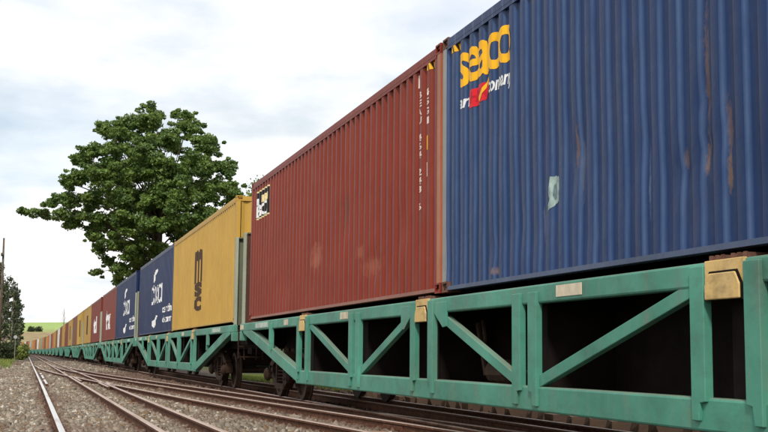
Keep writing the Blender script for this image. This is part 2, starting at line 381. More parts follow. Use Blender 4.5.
# clips and tie plates along the nearest rail, fishplates at the joints
clip = MB(); clip.box(-.10, .10, -.075, .075, -.008, .006)
for sx in (-1, 1): clip.box(sx*.05, sx*.10, -.045, .045, .006, .035); clip.box(sx*.066, sx*.088, -.014, .014, .035, .06)
clip_me = clip.mesh('rail_clip', rust_m)
for y in np.arange(13, 34, .56):
    c = link_mesh('rail_clip', clip_me, trackA); c.location = (A_X[0]-1.2, y, .004)
for i in (1, 2):
    for y in np.arange(13, 24, .56):
        c = link_mesh('rail_clip', clip_me, trackA); c.location = (A_X[i]-1.2, y, .004)
fish = MB(); fish.box(-.030, -.013, -.33, .33, .035, .10); fish.box(.013, .030, -.33, .33, .035, .10)
for k in range(4):
    for sx in (-1, 1): fish.box(sx*.030, sx*.052, -.26+k*.17, -.22+k*.17, .052, .085)
fish_me = fish.mesh('fishplate', rust_m)
for base, par, x, y, rz in (((3.6, 0), trackX, A_X[1]+coff(14.5), 14.5, .075), ((3.6, 0), trackX, A_X[0]+coff(22), 22, .065), ((1.2, 0), trackA, A_X[0], 52, 0), ((1.2, 0), trackA, A_X[2], 24, 0), ((1.2,0), trackA, A_X[1], 29, 0)):
    c = link_mesh('fishplate', fish_me, par); c.location = (x-base[0], y, 0); c.rotation_euler = (0, 0, rz)
# a loose plank by the crossover
pl = MB(); pl.box(-.12, .12, -.62, .62, 0, .05); o = pl.build('timber_plank', wood2, None, bevel=.008)
o.location = (3.90, 12.75, .075); o.rotation_euler = (.0, .03, .09); tag(o, 'pale timber plank lying between the rails near the train', 'plank')

# ------------------------------------------------------------------ ballast stones (real geometry, one mass)
def stones(name, xy, size, colr, z0, mat, parent=None):
    n = len(xy)
    cube = np.array([(-1,-1,-1),(1,-1,-1),(1,1,-1),(-1,1,-1),(-1,-1,1),(1,-1,1),(1,1,1),(-1,1,1)], float)*.5
    tri = np.array([(0,2,1),(0,3,2),(4,5,6),(4,6,7),(0,1,5),(0,5,4),(1,2,6),(1,6,5),(2,3,7),(2,7,6),(3,0,4),(3,4,7)])
    v = cube[None]*np.ones((n,1,1)) + rng.normal(0, .17, (n,8,3))
    v *= (size[:,None,None]*np.stack([rng.uniform(.7,1.35,n), rng.uniform(.6,1.1,n), rng.uniform(.5,.95,n)], 1)[:,None,:])
    q = rng.normal(size=(n,4)); q /= np.linalg.norm(q,axis=1)[:,None]; ww,x,y,z = q.T
    Rm = np.stack([np.stack([1-2*(y*y+z*z),2*(x*y-z*ww),2*(x*z+y*ww)],1),np.stack([2*(x*y+z*ww),1-2*(x*x+z*z),2*(y*z-x*ww)],1),np.stack([2*(x*z-y*ww),2*(y*z+x*ww),1-2*(x*x+y*y)],1)],1)
    v = np.einsum('nij,nkj->nki', Rm, v)
    v[:,:,0] += xy[:,0][:,None]; v[:,:,1] += xy[:,1][:,None]; v[:,:,2] += z0[:,None]
    f = (tri[None]+ (np.arange(n)*8)[:,None,None]).reshape(-1)
    me = bpy.data.meshes.new(name); me.vertices.add(n*8); me.vertices.foreach_set('co', v.reshape(-1).astype(np.float32))
    nt = n*12; me.loops.add(nt*3); me.loops.foreach_set('vertex_index', f.astype(np.int32))
    me.polygons.add(nt); me.polygons.foreach_set('loop_start', np.arange(0,nt*3,3,dtype=np.int32)); me.polygons.foreach_set('loop_total', np.full(nt,3,dtype=np.int32))
    at = me.attributes.new('stone', 'FLOAT_COLOR', 'POINT'); at.data.foreach_set('color', np.repeat(np.c_[colr, np.ones(n)],8,axis=0).astype(np.float32).reshape(-1))
    me.materials.append(mat); me.update(calc_edges=True); me.validate()
    return link_mesh(name, me, parent)
bm_, nt_, b = newmat('ballast_stone'); g = G(nt_); a = g.n('ShaderNodeAttribute'); a.attribute_name = 'stone'
nz = g.noise(g.coord(), 40, 4, .6); g.l(g.mix(g.ramp(nz, .3, .75), g.mix(.35, a.outputs['Color'], (.03,.025,.02)), a.outputs['Color']), b.inputs['Base Color']); b.inputs['Roughness'].default_value = .9
rail_x = lambda y: [A_X[0]+0*y, A_X[1]+0*y, A_X[2]+0*y] + [x+np.interp(y, CXS, CXV) for x in A_X] + [x+0*y for x in T_X]
def scatter(x0, x1, y0, y1, dens, smin, smax):
    n = int((x1-x0)*(y1-y0)*dens); x = rng.uniform(x0,x1,n); y = rng.uniform(y0,y1,n)
    keep = (x > -.06*y-1.2) & (x < .36*y+1.5)
    rx = rail_x(y); dmin = np.min([np.abs(x-r) for r in rx], axis=0); keep &= dmin > .05
    x, y, dmin = x[keep], y[keep], dmin[keep]; n = len(x)
    size = rng.uniform(smin, smax, n)
    lump = np.array([mnoise.noise((a*.9, b_*.5, 0)) for a, b_ in zip(x, y)])
    # patches scoured bare beside rails; the fouled bed by the train keeps fewer, browner stones
    cr = x - np.interp(y, CXS, CXV)
    foul = np.clip((cr-.75)/.5, 0, 1)*np.clip((62-y)/10, 0, 1); foul = np.maximum(foul, np.clip((x-3.9)/.5, 0, 1)*.8)
    keep = rng.uniform(size=n) > .55*foul + .35*np.exp(-(dmin/.10)**2)
    z = .004 + .046*rng.uniform(size=n) + .018*lump - .012*np.exp(-(dmin/.12)**2)
    t = rng.uniform(size=n)[:,None]
    c = (1-t)*np.array([[.13,.105,.078]]) + t*np.array([[.37,.31,.235]])
    c = np.where(rng.uniform(size=(n,1)) < .07, np.array([[.55,.50,.42]]), c)
    c = np.where(rng.uniform(size=(n,1)) < .12, np.array([[.20,.125,.065]]), c)
    st = np.clip(.85*np.exp(-(dmin/.15)**2) + .75*foul + .55*np.clip(lump+.1,0,1), 0, .9)[:,None]
    c = c*(1-st) + np.array([[.115,.055,.034]])*st
    return [q[keep] for q in (np.c_[x,y], size, c, z)]
parts = [scatter(-2.6, 5.0, 10, 30, 600, .038, .080), scatter(-5.0, 5.0, 30, 62, 200, .055, .11), scatter(-8, 5.0, 62, 120, 40, .08, .17), scatter(5.0, 10.2, 14, 40, 50, .04, .08)]
xy, size, c, z = [np.concatenate(q) for q in zip(*parts)]
tag(stones('ballast', xy, size, c, z, bm_), 'loose grey and tan crushed stone ballast around the rails', 'ballast', kind='stuff')

# ------------------------------------------------------------------ shipping containers
CL, CW, CH = 12.192, 1.219, 2.896
PER = .278; Y_A, Y_B = -5.977, 5.977
def raw_depth(y):
    t = (y - Y_A) % PER
    if t < .098: return 0.
    if t < .146: return .036*(t-.098)/.048
    if t < .230: return .036
    return .036*(1-(t-.230)/.048)
def depth(y):                         # bends rounded over about 2 cm
    return sum(raw_depth(y+d) for d in (-.008, -.004, 0, .004, .008))/5
def breaks(y0=Y_A, y1=Y_B):
    bs = [y0]; y = y0
    while y < y1-.01:
        for d in (.098, .048, .084, .048):
            y += d
            for e in (-.009, 0, .009):
                if y+e < y1-.003: bs.append(y+e)
    bs.append(y1); return bs
BR = breaks()
WZ0, WZ1 = .062, 2.79
DENTS = {2.0: [(2.66, 1.05, .10, .16, .030), (2.72, .80, .07, .10, .022), (.64, 1.10, .09, .14, .028), (.63, .72, .10, .10, .030), (.36, .80, .10, .14, .028), (.95, .62, .12, .12, .026), (1.5, .95, .12, .2, .018), (3.9, .55, .12, .2, .02), (-.3, .6, .2, .25, .03), (4.6, .35, .15, .2, .02)],
         5.0: [(-1.8, 1.4, .25, .35, .022), (-3.3, .5, .3, .2, .026), (.15, .9, .4, .3, .018), (-4.6, .9, .2, .3, .02), (2.6, .6, .5, .3, .02)]}
def dent(y, z, amp, seed):
    if amp == 0: return 0
    return sum(.5*d*math.exp(-((y-a)/ra)**2-((z-b)/rb)**2) for a, b, ra, rb, d in DENTS.get(seed, ())) + amp*(.6*mnoise.noise((y*.55, z*.6, seed)) + .45*mnoise.noise((y*2.3, z*1.3, seed+9)) + .5*max(0, mnoise.noise((y*4.5, z*2.2, seed+3))-.35))
def wall_mesh(sx, amp, seed, rows, mat):
    zs = np.linspace(WZ0, WZ1, rows+1); vs = []; fs = []
    for y in BR:
        for z in zs:
            e = min(1, (z-WZ0)/.25, (WZ1-z)/.25)
            vs.append((sx*(CW-.006-depth(y)-dent(y, z, amp, seed)*e - (abs(dent(y,z,amp,seed))*e if amp else 0)), y, z))
    n = rows+1
    for i in range(len(BR)-1):
        for k in range(rows):
            q = (i*n+k, (i+1)*n+k, (i+1)*n+k+1, i*n+k+1)
            fs.append(q if sx > 0 else q[::-1])
    me = bpy.data.meshes.new('side_wall'); me.from_pydata(vs, [], fs); me.materials.append(mat); me.polygons.foreach_set('use_smooth', [True]*len(me.polygons)); me.update(); return me
def end_mesh(sy, mat):
    vs = []; fs = []; x = -1.10; k = 0; pts = []
    while x < 1.10:
        for d, dp in ((.09,0),(.06,.045),(.09,.045),(.06,0)):
            pts.append((x, dp)); x += d
    pts = [q for q in pts if q[0] < 1.10] + [(1.10, 0)]
    for px, dp in pts: vs += [(px, sy*(CL/2-.012-dp), .16), (px, sy*(CL/2-.012-dp), 2.78)]
    for i in range(len(pts)-1):
        q = (2*i, 2*i+2, 2*i+3, 2*i+1); fs.append(q if sy < 0 else q[::-1])
    me = bpy.data.meshes.new('end_wall'); me.from_pydata(vs, [], fs); me.materials.append(mat); me.update(); return me
def casting_mesh():
    # block with a sunken oblong hole on the two outer faces and the top
    bmx = bmesh.new(); bmesh.ops.create_cube(bmx, size=1); bmesh.ops.scale(bmx, vec=(.162, .178, .118), verts=bmx.verts)
    for n_ in ((-1,0,0),(0,-1,0),(0,0,1)):
        fc = [f for f in bmx.faces if f.normal.dot(Vector(n_)) > .9 and f.calc_area() > .005][0]
        r = bmesh.ops.inset_individual(bmx, faces=[fc], thickness=.030)
        r2_ = bmesh.ops.extrude_discrete_faces(bmx, faces=[fc])['faces'][0]
        for v in r2_.verts: v.co -= Vector(n_)*.05
    return bmx
cast_bm = casting_mesh()
def make_container(name, side, post=None, amp=0, rows=1, seed=0, rail_m=None):
    post = post or side; rail_m = rail_m or side
    root = empty(name)
    for sx in (-1, 1):
        link_mesh('side_wall', wall_mesh(sx, amp if sx < 0 else 0, seed, rows if sx < 0 else 1, side), root)
        mb = MB(); mb.box(sx*(CW-.06), sx*(CW), -CL/2+.178, CL/2-.178, 2.79, 2.868); mb.box(sx*(CW-.05), sx*(CW-.002), -CL/2+.15, CL/2-.15, 2.75, 2.79); mb.build('top_rail', rail_m, root)
        mb = MB(); mb.box(sx*(CW-.05), sx*(CW-.002), -CL/2+.178, CL/2-.178, .020, .062); mb.box(sx*(CW-.12), sx*(CW-.05), -CL/2+.178, CL/2-.178, .020, .035); mb.build('bottom_rail', rail_m, root)
        for sy in (-1, 1):
            mb = MB(); mb.box(sx*(CW-.10), sx*(CW-.003), sy*(CL/2-.115), sy*(CL/2-.003), .118, 2.778); mb.build('corner_post', post, root)
            for zc in (.059, CH-.059):
                b2 = cast_bm.copy(); 
                mir = Matrix.Diagonal((1 if sx < 0 else -1, 1 if sy < 0 else -1, 1 if zc > 1 else -1)); bmesh.ops.transform(b2, matrix=mir.to_4x4(), verts=b2.verts)
                if mir.determinant() < 0: bmesh.ops.reverse_faces(b2, faces=b2.faces)
                bmesh.ops.translate(b2, vec=(sx*(CW-.081), sy*(CL/2-.089), zc), verts=b2.verts)
                me = bpy.data.meshes.new('corner_casting'); b2.to_mesh(me); b2.free(); me.materials.append(post); link_mesh('corner_casting', me, root)
    for sy in (-1, 1):
        link_mesh('end_wall', end_mesh(sy, side), root)
        mb = MB(); mb.box(-CW+.16, CW-.16, sy*(CL/2-.07), sy*(CL/2-.004), 2.778, 2.885); mb.build('header', side, root)
        mb = MB(); mb.box(-CW+.16, CW-.16, sy*(CL/2-.07), sy*(CL/2-.004), .02, .16); mb.build('sill', side, root)
    mb = MB(); mb.box(-CW+.06, CW-.06, -CL/2+.07, CL/2-.07, 2.845, 2.862); mb.build('roof', side, root)
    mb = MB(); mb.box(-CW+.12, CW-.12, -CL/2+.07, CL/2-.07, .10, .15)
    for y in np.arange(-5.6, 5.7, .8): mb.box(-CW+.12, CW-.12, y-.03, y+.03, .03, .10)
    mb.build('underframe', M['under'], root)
    return root
# --- lettering that follows the corrugation
def conform(name, bmx, mat, parent, off=.0035, amp=0, seed=0):
    bmx = bmx.copy()
    ys_ = [v.co.y for v in bmx.verts]; y0, y1 = min(ys_), max(ys_)
    for y in BR:
        if y0 < y < y1:
            bmesh.ops.bisect_plane(bmx, geom=bmx.verts[:]+bmx.edges[:]+bmx.faces[:], plane_co=(0, y, 0), plane_no=(0, 1, 0))
    if amp:
        zs_ = [v.co.z for v in bmx.verts]
        for z in np.linspace(WZ0, WZ1, 25):
            if min(zs_) < z < max(zs_):
                bmesh.ops.bisect_plane(bmx, geom=bmx.verts[:]+bmx.edges[:]+bmx.faces[:], plane_co=(0, 0, z), plane_no=(0, 0, 1))
    for v in bmx.verts:
        d = dent(v.co.y, v.co.z, amp, seed) if amp else 0
        v.co.x = -(CW-.006-depth(v.co.y)-d-abs(d)+off)
    bmesh.ops.recalc_face_normals(bmx, faces=bmx.faces)
    for f in bmx.faces:
        if f.normal.x > 0: f.normal_flip()
    me = bpy.data.meshes.new(name); bmx.to_mesh(me); bmx.free(); me.materials.append(mat); return link_mesh(name, me, parent)
def text_bm(txt, width, height, ytop_left, bold=0.0, spacing=1.0, shear=0.0):
    """flat text in the y-z plane: starts at y (far/left), runs towards -y; returns bmesh"""
    cu = bpy.data.curves.new('t', 'FONT'); cu.body = txt; cu.offset = bold; cu.space_character = spacing; cu.shear = shear; cu.resolution_u = 4
    ob = bpy.data.objects.new('t', cu); col.objects.link(ob)
    me = bpy.data.meshes.new_from_object(ob.evaluated_get(bpy.context.evaluated_depsgraph_get()))
    bpy.data.objects.remove(ob); bpy.data.curves.remove(cu)
    bmx = bmesh.new(); bmx.from_mesh(me); bpy.data.meshes.remove(me)
    xs_ = [v.co.x for v in bmx.verts]; ys_ = [v.co.y for v in bmx.verts]; x0, x1, y0, y1 = min(xs_), max(xs_), min(ys_), max(ys_)
    yl, zb = ytop_left
    for v in bmx.verts:
        v.co = Vector((0, yl-(v.co.x-x0)/(x1-x0)*width, zb+(v.co.y-y0)/(y1-y0)*height))
    return bmx
def poly_bm(polys):
    bmx = bmesh.new()
    for p_ in polys: bmx.faces.new([bmx.verts.new((0, y, z)) for y, z in p_])
    return bmx
def rect(y0, y1, z0, z1): return [(y0, z0), (y1, z0), (y1, z1), (y0, z1)]
def ring(cy, cz, ro, ri, n=20): 
    o_ = [(cy+ro*math.cos(2*math.pi*k/n), cz+ro*math.sin(2*math.pi*k/n)) for k in range(n)]; i_ = [(cy+ri*math.cos(2*math.pi*k/n), cz+ri*math.sin(2*math.pi*k/n)) for k in range(n)]
    return [[o_[k], o_[(k+1)%n], i_[(k+1)%n], i_[k]] for k in range(n)]
def stripes(root, sy):
    ya = sy*5.70 - .0; 
    conform('warning_stripe', poly_bm([rect(ya-.11, ya+.11, 2.67, 2.75)]), M['ink_y'], root)
    conform('warning_stripe', poly_bm([[(ya-.08+k*.09, 2.672), (ya-.05+k*.09, 2.672), (ya-.01+k*.09, 2.748), (ya-.04+k*.09, 2.748)] for k in range(2)]), M['ink_k'], root, .006)

# ---------------- wagon geometry
RH = .17                       # rail head height
TC = .22                       # truss centre within the wagon
WY = 12.75
def make_bogie(parent, yc):
    mb = MB(); mb.box(-.95, .95, yc-.16, yc+.16, .55, .82); mb.box(-.30, .30, yc-.30, yc+.30, .80, 1.0); mb.box(-.62, -.50, yc-.5, yc+.5, .45, .55); mb.box(.5, .62, yc-.5, yc+.5, .45, .55)
    bg_ = mb.build('bogie', M['bogie'], parent, bevel=.012)
    for sx in (-1, 1):
        x0, x1 = sx*.90, sx*1.06; mb = MB()
        top = [(-1.22,.50),(-1.18,.60),(-.78,.63),(-.42,.84),(.42,.84),(.78,.63),(1.18,.60),(1.22,.50)]
        mb.prism_x([(yc+a, z) for a, z in [(-1.22,.36),(-1.22,.52),(-.95,.62),(-.72,.60),(-.72,.44),(-.95,.34)]], x0, x1)
        mb.prism_x([(yc+a, z) for a, z in [(1.22,.36),(1.22,.52),(.95,.62),(.72,.60),(.72,.44),(.95,.34)]], x0, x1)
        mb.beam_yz((yc-.98,.56),(yc-.40,.80), .15, x0, x1); mb.beam_yz((yc+.98,.56),(yc+.40,.80), .15, x0, x1)
        mb.beam_yz((yc-.45,.80),(yc+.45,.80), .13, x0-sx*.01, x1+sx*.01)
        mb.beam_yz((yc-.85,.46),(yc-.34,.235), .12, x0, x1); mb.beam_yz((yc+.85,.46),(yc+.34,.235), .12, x0, x1)
        mb.beam_yz((yc-.40,.22),(yc+.40,.22), .11, x0-sx*.012, x1+sx*.012)
        mb.beam_yz((yc-.33,.22),(yc-.33,.80), .10, x0, x1); mb.beam_yz((yc+.33,.22),(yc+.33,.80), .10, x0, x1)
        mb.build('side_frame', M['bogie'], bg_, bevel=.012)
        for k, dy in enumerate((-.17, 0, .17)):
            mb = MB(); pts = [(sx*.98+.065*math.cos(t), yc+dy+.065*math.sin(t), .285+.28*t/(2*math.pi*4.5)) for t in np.linspace(0, 2*math.pi*4.5, 46)]
            mb.tube(pts, .017, 5); mb.build('spring', M['bogie'], bg_)
        for s_ in (-1, 1):
          mb = MB(); mb.lathe_x([(0, .13), (sx*.05, .13), (sx*.09, .09), (sx*.11, .05)], sx*1.06, yc+s_*1.0, .43, 14)
          mb.build('axle_cap', M['bogie'], bg_)
    for s_ in (-1, 1):
        ya = yc+s_*1.0
        mb = MB(); mb.lathe_x([(-1.1,.07),(1.1,.07)], 0, ya, .425, 10); mb.build('axle', M['wheel'], bg_)
        for sx in (-1, 1):
            mb = MB(); x = sx*.80
            mb.lathe_x([(-sx*.075,.46),(-sx*.045,.46),(-sx*.03,.43),(sx*.055,.425),(sx*.06,.35),(sx*.015,.33),(sx*.0,.16),(sx*.05,.13),(sx*.07,.07)] , x, ya, .425, 28)
            mb.build('wheel', M['wheel'], bg_)
            mb = MB(); mb.prism_x([(ya-s_*.44+.05*s_, .32), (ya-s_*.50, .34), (ya-s_*.50, .52), (ya-s_*.44+.05*s_, .54)], x-.04, x+.04); mb.build('brake_shoe', M['bogie'], bg_)
    return bg_
def truss_members(side):
    """(name, builder list) for one side of the wagon; side=-1 is the camera side"""
    s = side; xo, xi = s*1.275, s*1.165; L = []
    def m(name, fn, mat='green', bevel=.010): L.append((name, fn, mat, bevel))
    m('upper_chord', lambda b: b.box(xi, xo, -WY, WY, 1.295, 1.465), 'green', .018)
    m('lower_chord', lambda b: b.box(s*1.135, xo, TC-6.82, TC+6.82, .33, .555), 'green', .018)
    for e in (-1, 1):
        m('end_diagonal', lambda b, e=e: b.beam_yz((TC+e*6.62, .435), (e*12.35, 1.36), .205, s*1.14, s*1.272))
        m('end_post', lambda b, e=e: b.box(s*1.15, s*1.283, e*(WY-.20), e*(WY-.004), 1.10, 1.30))
    return L
def build_wagon():
    root = empty('container_wagon')
    for side in (-1, 1):
        for name, fn, mt, bv in truss_members(side):
            mb = MB(); fn(mb); mb.build(name, M[mt], root, bevel=bv)
    s = -1; xp0, xp1 = s*1.235, s*1.302
    def post(y, wd, z0, z1, hook):
        mb = MB(); h = wd/2
        mb.prism_x([(y-h, z1), (y-h, z0+.13), (y-h if hook < 0 else y-.02, z0+.12), (y-h if hook < 0 else y+.0, z0), (y+.0 if hook < 0 else y+h, z0), (y+.02 if hook < 0 else y+h, z0+.12), (y+h, z0+.13), (y+h, z1)], xp0, xp1)
        mb.build('truss_post', M['green'], root, bevel=.006)
    for k in (-1, 0, 1):
        yc = TC + k*6.3
        for e in (-1, 1): post(yc+e*.325, .175, .40, 1.44, e)
        mb = MB(); mb.box(s*1.258, s*1.290, yc-.232, yc+.232, 1.235, 1.469); pad = mb.build('container_pad', M['pad'], root, bevel=.006)
        mb = MB(); mb.prism_x([(yc-.226,1.20),(yc+.226,1.20),(yc+.226,1.30),(yc+.165,1.395),(yc-.165,1.395),(yc-.226,1.30)], s*1.291, s*1.296); mb.build('bracket_seam', M['under'], pad)
        mb = MB(); mb.prism_x([(yc-.205,1.205),(yc+.205,1.205),(yc+.205,1.30),(yc+.155,1.38),(yc-.155,1.38),(yc-.205,1.30)], s*1.2965, s*1.312); mb.build('bracket', M['pad'], pad, bevel=.010)
        for e in (-1, 1):
            mb = MB(); mb.box(s*1.0, s*1.252, yc+e*.13-.10, yc+e*.13+.10, 1.467, 1.50)
            for q in range(3): mb.box(s*1.245, s*1.26, yc+e*.13-.085+q*.07, yc+e*.13-.055+q*.07, 1.467, 1.505)
            mb.build('twist_lock', M['twist'], root)
        # gussets beside the pad, at the heads of the diagonals
        for e in ((-1, 1) if k == 0 else ()):
            yg = yc+e*.41
            mb = MB(); mb.prism_x([(yg, 1.41), (yg+e*.42, 1.41), (yg+e*.42, 1.14), (yg+e*.30, 1.13), (yg, 1.30)], s*1.262, s*1.284); mb.build('gusset', M['green'], root, bevel=.004)
    for k in (-1, 1):
        yc = TC + k*3.0
        for e in (-1, 1): post(yc+e*.185, .185, .38, 1.40, e)
        mb = MB(); mb.beam_yz((yc+k*.27, .60), (TC+k*(6.3-.44), 1.29), .105, s*1.20, s*1.268); mb.build('diagonal', M['green'], root, bevel=.006)
        mb = MB(); mb.beam_yz((yc-k*.27, .60), (TC+k*.52, 1.28), .105, s*1.20, s*1.268); mb.build('diagonal', M['green'], root, bevel=.006)
        post(TC+k*9.05, .19, .90 , 1.40, -k)
    for y0, y1, mt in ((-3.95, -3.45, 'plate'), (3.62, 4.05, 'plate'), (7.75, 8.1, 'plate'), (9.6, 10.9, 'plate_w'), (-10.9, -9.6, 'plate_w'), (12.3, 12.7, 'plate')):
        mb = MB(); mb.box(s*1.276, s*1.281, y0, y1, 1.335, 1.435); mb.build('label_plate', M[mt], root)
    # dark inner structure
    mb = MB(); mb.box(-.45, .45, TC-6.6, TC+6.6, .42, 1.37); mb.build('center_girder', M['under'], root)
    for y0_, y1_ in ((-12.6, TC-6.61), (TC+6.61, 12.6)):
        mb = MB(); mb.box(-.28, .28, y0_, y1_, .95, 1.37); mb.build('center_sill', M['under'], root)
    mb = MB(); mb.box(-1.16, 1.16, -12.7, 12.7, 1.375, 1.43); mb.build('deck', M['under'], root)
    for yy in (-6.3, -3.0, 0, 3.0, 6.3):
        for sx in (-1, 1):
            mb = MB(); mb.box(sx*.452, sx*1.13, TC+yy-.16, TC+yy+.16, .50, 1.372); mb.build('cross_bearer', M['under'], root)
    # brake gear under the girder
    mb = MB(); mb.tube([(-.85, TC-1.15, .66), (-.85, TC-1.20, .66), (-.85, TC-1.62, .66), (-.85, TC-1.68, .66)], [.10, .13, .13, .06], 12); mb.build('brake_cylinder', M['brake'], root)
    mb = MB(); mb.tube([(-.85, TC-1.68, .66), (-.82, TC-2.6, .68)], .018, 6); mb.build('brake_rod', M['brake'], root)
    mb = MB(); mb.beam_yz((TC-1.05, .62), (TC-.80, 1.18), .06, -.92, -.89); mb.build('brake_lever', M['brake'], root)
    mb = MB(); mb.tube([(-.9, TC-.95, 1.2), (-.95, TC-1.15, 1.0), (-.92, TC-1.05, .86), (-.95, TC-1.35, .80)], .022, 6); mb.build('brake_pipe', M['brake'], root)
    for e in (-1, 1):
        yb = e*9.45
        make_bogie(root, yb)
        # end bulkhead
        mb = MB(); mb.box(-1.20, 1.20, e*12.60, e*12.66, 1.46, 3.40)
        bh = mb.build('end_bulkhead', M['panel' if e < 0 else 'panel_rust'], root)
        for x in (-1.215, 1.215):
            mb = MB(); mb.box(x-.028, x+.028, e*12.60, e*12.745, 1.466, 3.43); mb.build('flange', M['flange'], bh, bevel=.004)
        mb = MB(); mb.box(-1.18, 1.18, e*12.56, e*12.74, 3.403, 3.432); mb.build('top_cap', M['panel'], bh)
        for x in (-.6, 0, .6):
            mb = MB(); mb.box(x-.04, x+.04, e*12.56, e*12.599, 1.47, 3.40); mb.build('stiffener', M['panel_rust'], bh)
        mb = MB(); mb.box(-1.14, 1.14, e*12.56, e*12.735, 1.02, 1.374); mb.build('end_sill', M['under'], root, bevel=.01)
        mb = MB(); mb.box(-.09, .09, e*12.6, e*13.05, .80, .98); mb.prism_x([(e*13.05,.74),(e*13.22,.76),(e*13.24,.98),(e*13.05,1.02)], -.14, .10); cp = mb.build('coupler', M['bogie'], root, bevel=.015)
        mb = MB(); mb.tube([(-.35, e*12.7, .95), (-.36, e*12.9, .78), (-.30, e*13.08, .58), (-.2, e*13.2, .62)], .025, 7); mb.build('brake_hose', M['under'], root)
        mb = MB(); mb.tube([(-1.16, e*12.76, 1.35), (-1.16, e*12.84, 1.33), (-1.16, e*12.84, .72), (-1.16, e*12.76, .70)], .014, 6); mb.tube([(-.75, e*12.76, 1.35), (-.75, e*12.84, 1.33), (-.75, e*12.84, .72), (-.75, e*12.76, .70)], .014, 6); mb.tube([(-1.16, e*12.84, .75), (-.75, e*12.84, .75)], .014, 6); mb.tube([(-1.16, e*12.84, .98), (-.75, e*12.84, .98)], .014, 6)
        mb.build('step_ladder', M['bogie'], root)
    return root
def far_wagon_mesh():
    mb = MB()
    for s in (-1, 1):
        mb.cur = 0
        for name, fn, mt, bv in truss_members(s): fn(mb)
        for k in (-1, 0, 1):
            for e in (-1, 1): mb.box(s*1.2, s*1.30, TC+k*6.3+e*.325-.09, TC+k*6.3+e*.325+.09, .45, 1.44)
        for k in (-1, 1):
            for e in (-1, 1): mb.box(s*1.2, s*1.30, TC+k*3.0+e*.185-.09, TC+k*3.0+e*.185+.09, .45, 1.44)
            mb.beam_yz((TC+k*3.27, .60), (TC+k*5.78, 1.28), .125, s*1.20, s*1.268); mb.beam_yz((TC+k*2.73, .60), (TC+k*.52, 1.28), .125, s*1.20, s*1.268)
        for e in (-1, 1):
            mb.cur = 1; yb = e*9.45
            for a in (-1, 1): mb.lathe_x([(-.06,.46),(.06,.42)], s*.8, yb+a, .425, 14)
            mb.prism_x([(yb-1.2,.4),(yb-.3,.2),(yb+.3,.2),(yb+1.2,.4),(yb+1.2,.55),(yb+.4,.84),(yb-.4,.84),(yb-1.2,.55)], s*.9, s*1.05)
    mb.cur = 1; mb.box(-.45, .45, TC-6.6, TC+6.6, .42, 1.37); mb.box(-.28, .28, -12.7, TC-6.61, .9, 1.37); mb.box(-.28, .28, TC+6.61, 12.7, .9, 1.37); mb.box(-1.16, 1.16, -12.7, 12.7, 1.375, 1.43)
    mb.cur = 2
    for e in (-1, 1): mb.box(-1.22, 1.22, e*12.60, e*12.70, 1.47, 3.42)
    return mb.mesh('container_wagon', [M['green'], M['under'], M['panel']])
# ---------------- placing the train
_o1 = 'first second third fourth fifth sixth seventh eighth ninth tenth eleventh twelfth thirteenth fourteenth fifteenth sixteenth seventeenth eighteenth nineteenth'.split()
ORD = _o1 + [t + ('ieth' if not u else 'y-'+u) for t in ('twent', 'thirt', 'fort') for u in ['']+_o1[:9]]
PERIOD = 26.42; Y1 = 12.95; TX = 5.645
NW = 23
def place(yc):
    d = track_dx(yc); sl = (track_dx(yc+5)-track_dx(yc-5))/10
    return (TX+d, yc, RH), -math.atan(sl)
proto = build_wagon()
wag_labels = ['large teal truss wagon in the foreground under the blue and red containers',
    'teal truss wagon under the yellow container and the navy container beside it',
    'teal truss wagon third from the front, under a navy and a maroon container',
    'fourth teal truss wagon, under a maroon and a yellow container', 'fifth teal truss wagon, between the yellow containers and the dark red one']
fw_me = far_wagon_mesh()
for i in range(NW):
    loc, rz = place(Y1+i*PERIOD)
    if i == 0: o = proto
    elif i < 5: o = copy_tree(proto)
    else: o = link_mesh('container_wagon', fw_me)
    o.location = loc; o.rotation_euler = (0, 0, rz)
    tag(o, wag_labels[i] if i < 5 else 'small distant teal wagon, %s wagon counting from the camera end' % ORD[i], 'wagon', 'container wagons of the freight train')
    if i == 1:
        for ch in proto.children_recursive + [proto]: pass
for o_ in list(col.objects):          # far copies keep plain edges: no bevel beyond the second wagon
    r_ = o_
    while r_.parent: r_ = r_.parent
    if r_.name.startswith('container_wagon') and r_.location.y > 60 and o_.modifiers: o_.modifiers.clear()

GRP = 'shipping containers on the train'
LOC = (24.94-CL/2-Y1, -(Y1-(24.94-CL-.08-CL/2)))   # far and near slot, y within the wagon
def slot_pos(i):                     # i = 0 is the nearest container
    wv, k = divmod(i, 2)
    yloc = LOC[1] if k == 0 else LOC[0]
    (x, y, z), rz = place(Y1+wv*PERIOD)
    return Vector((x - math.sin(rz)*yloc, y + math.cos(rz)*yloc, RH+1.523)), rz
def put(o, i, label, cat='container'):
    p_, rz = slot_pos(i); o.location = p_; o.rotation_euler = (0, 0, rz); tag(o, label, cat, GRP)
def Yl(i, yw): return yw - slot_pos(i)[0].y
ZB = RH+1.523
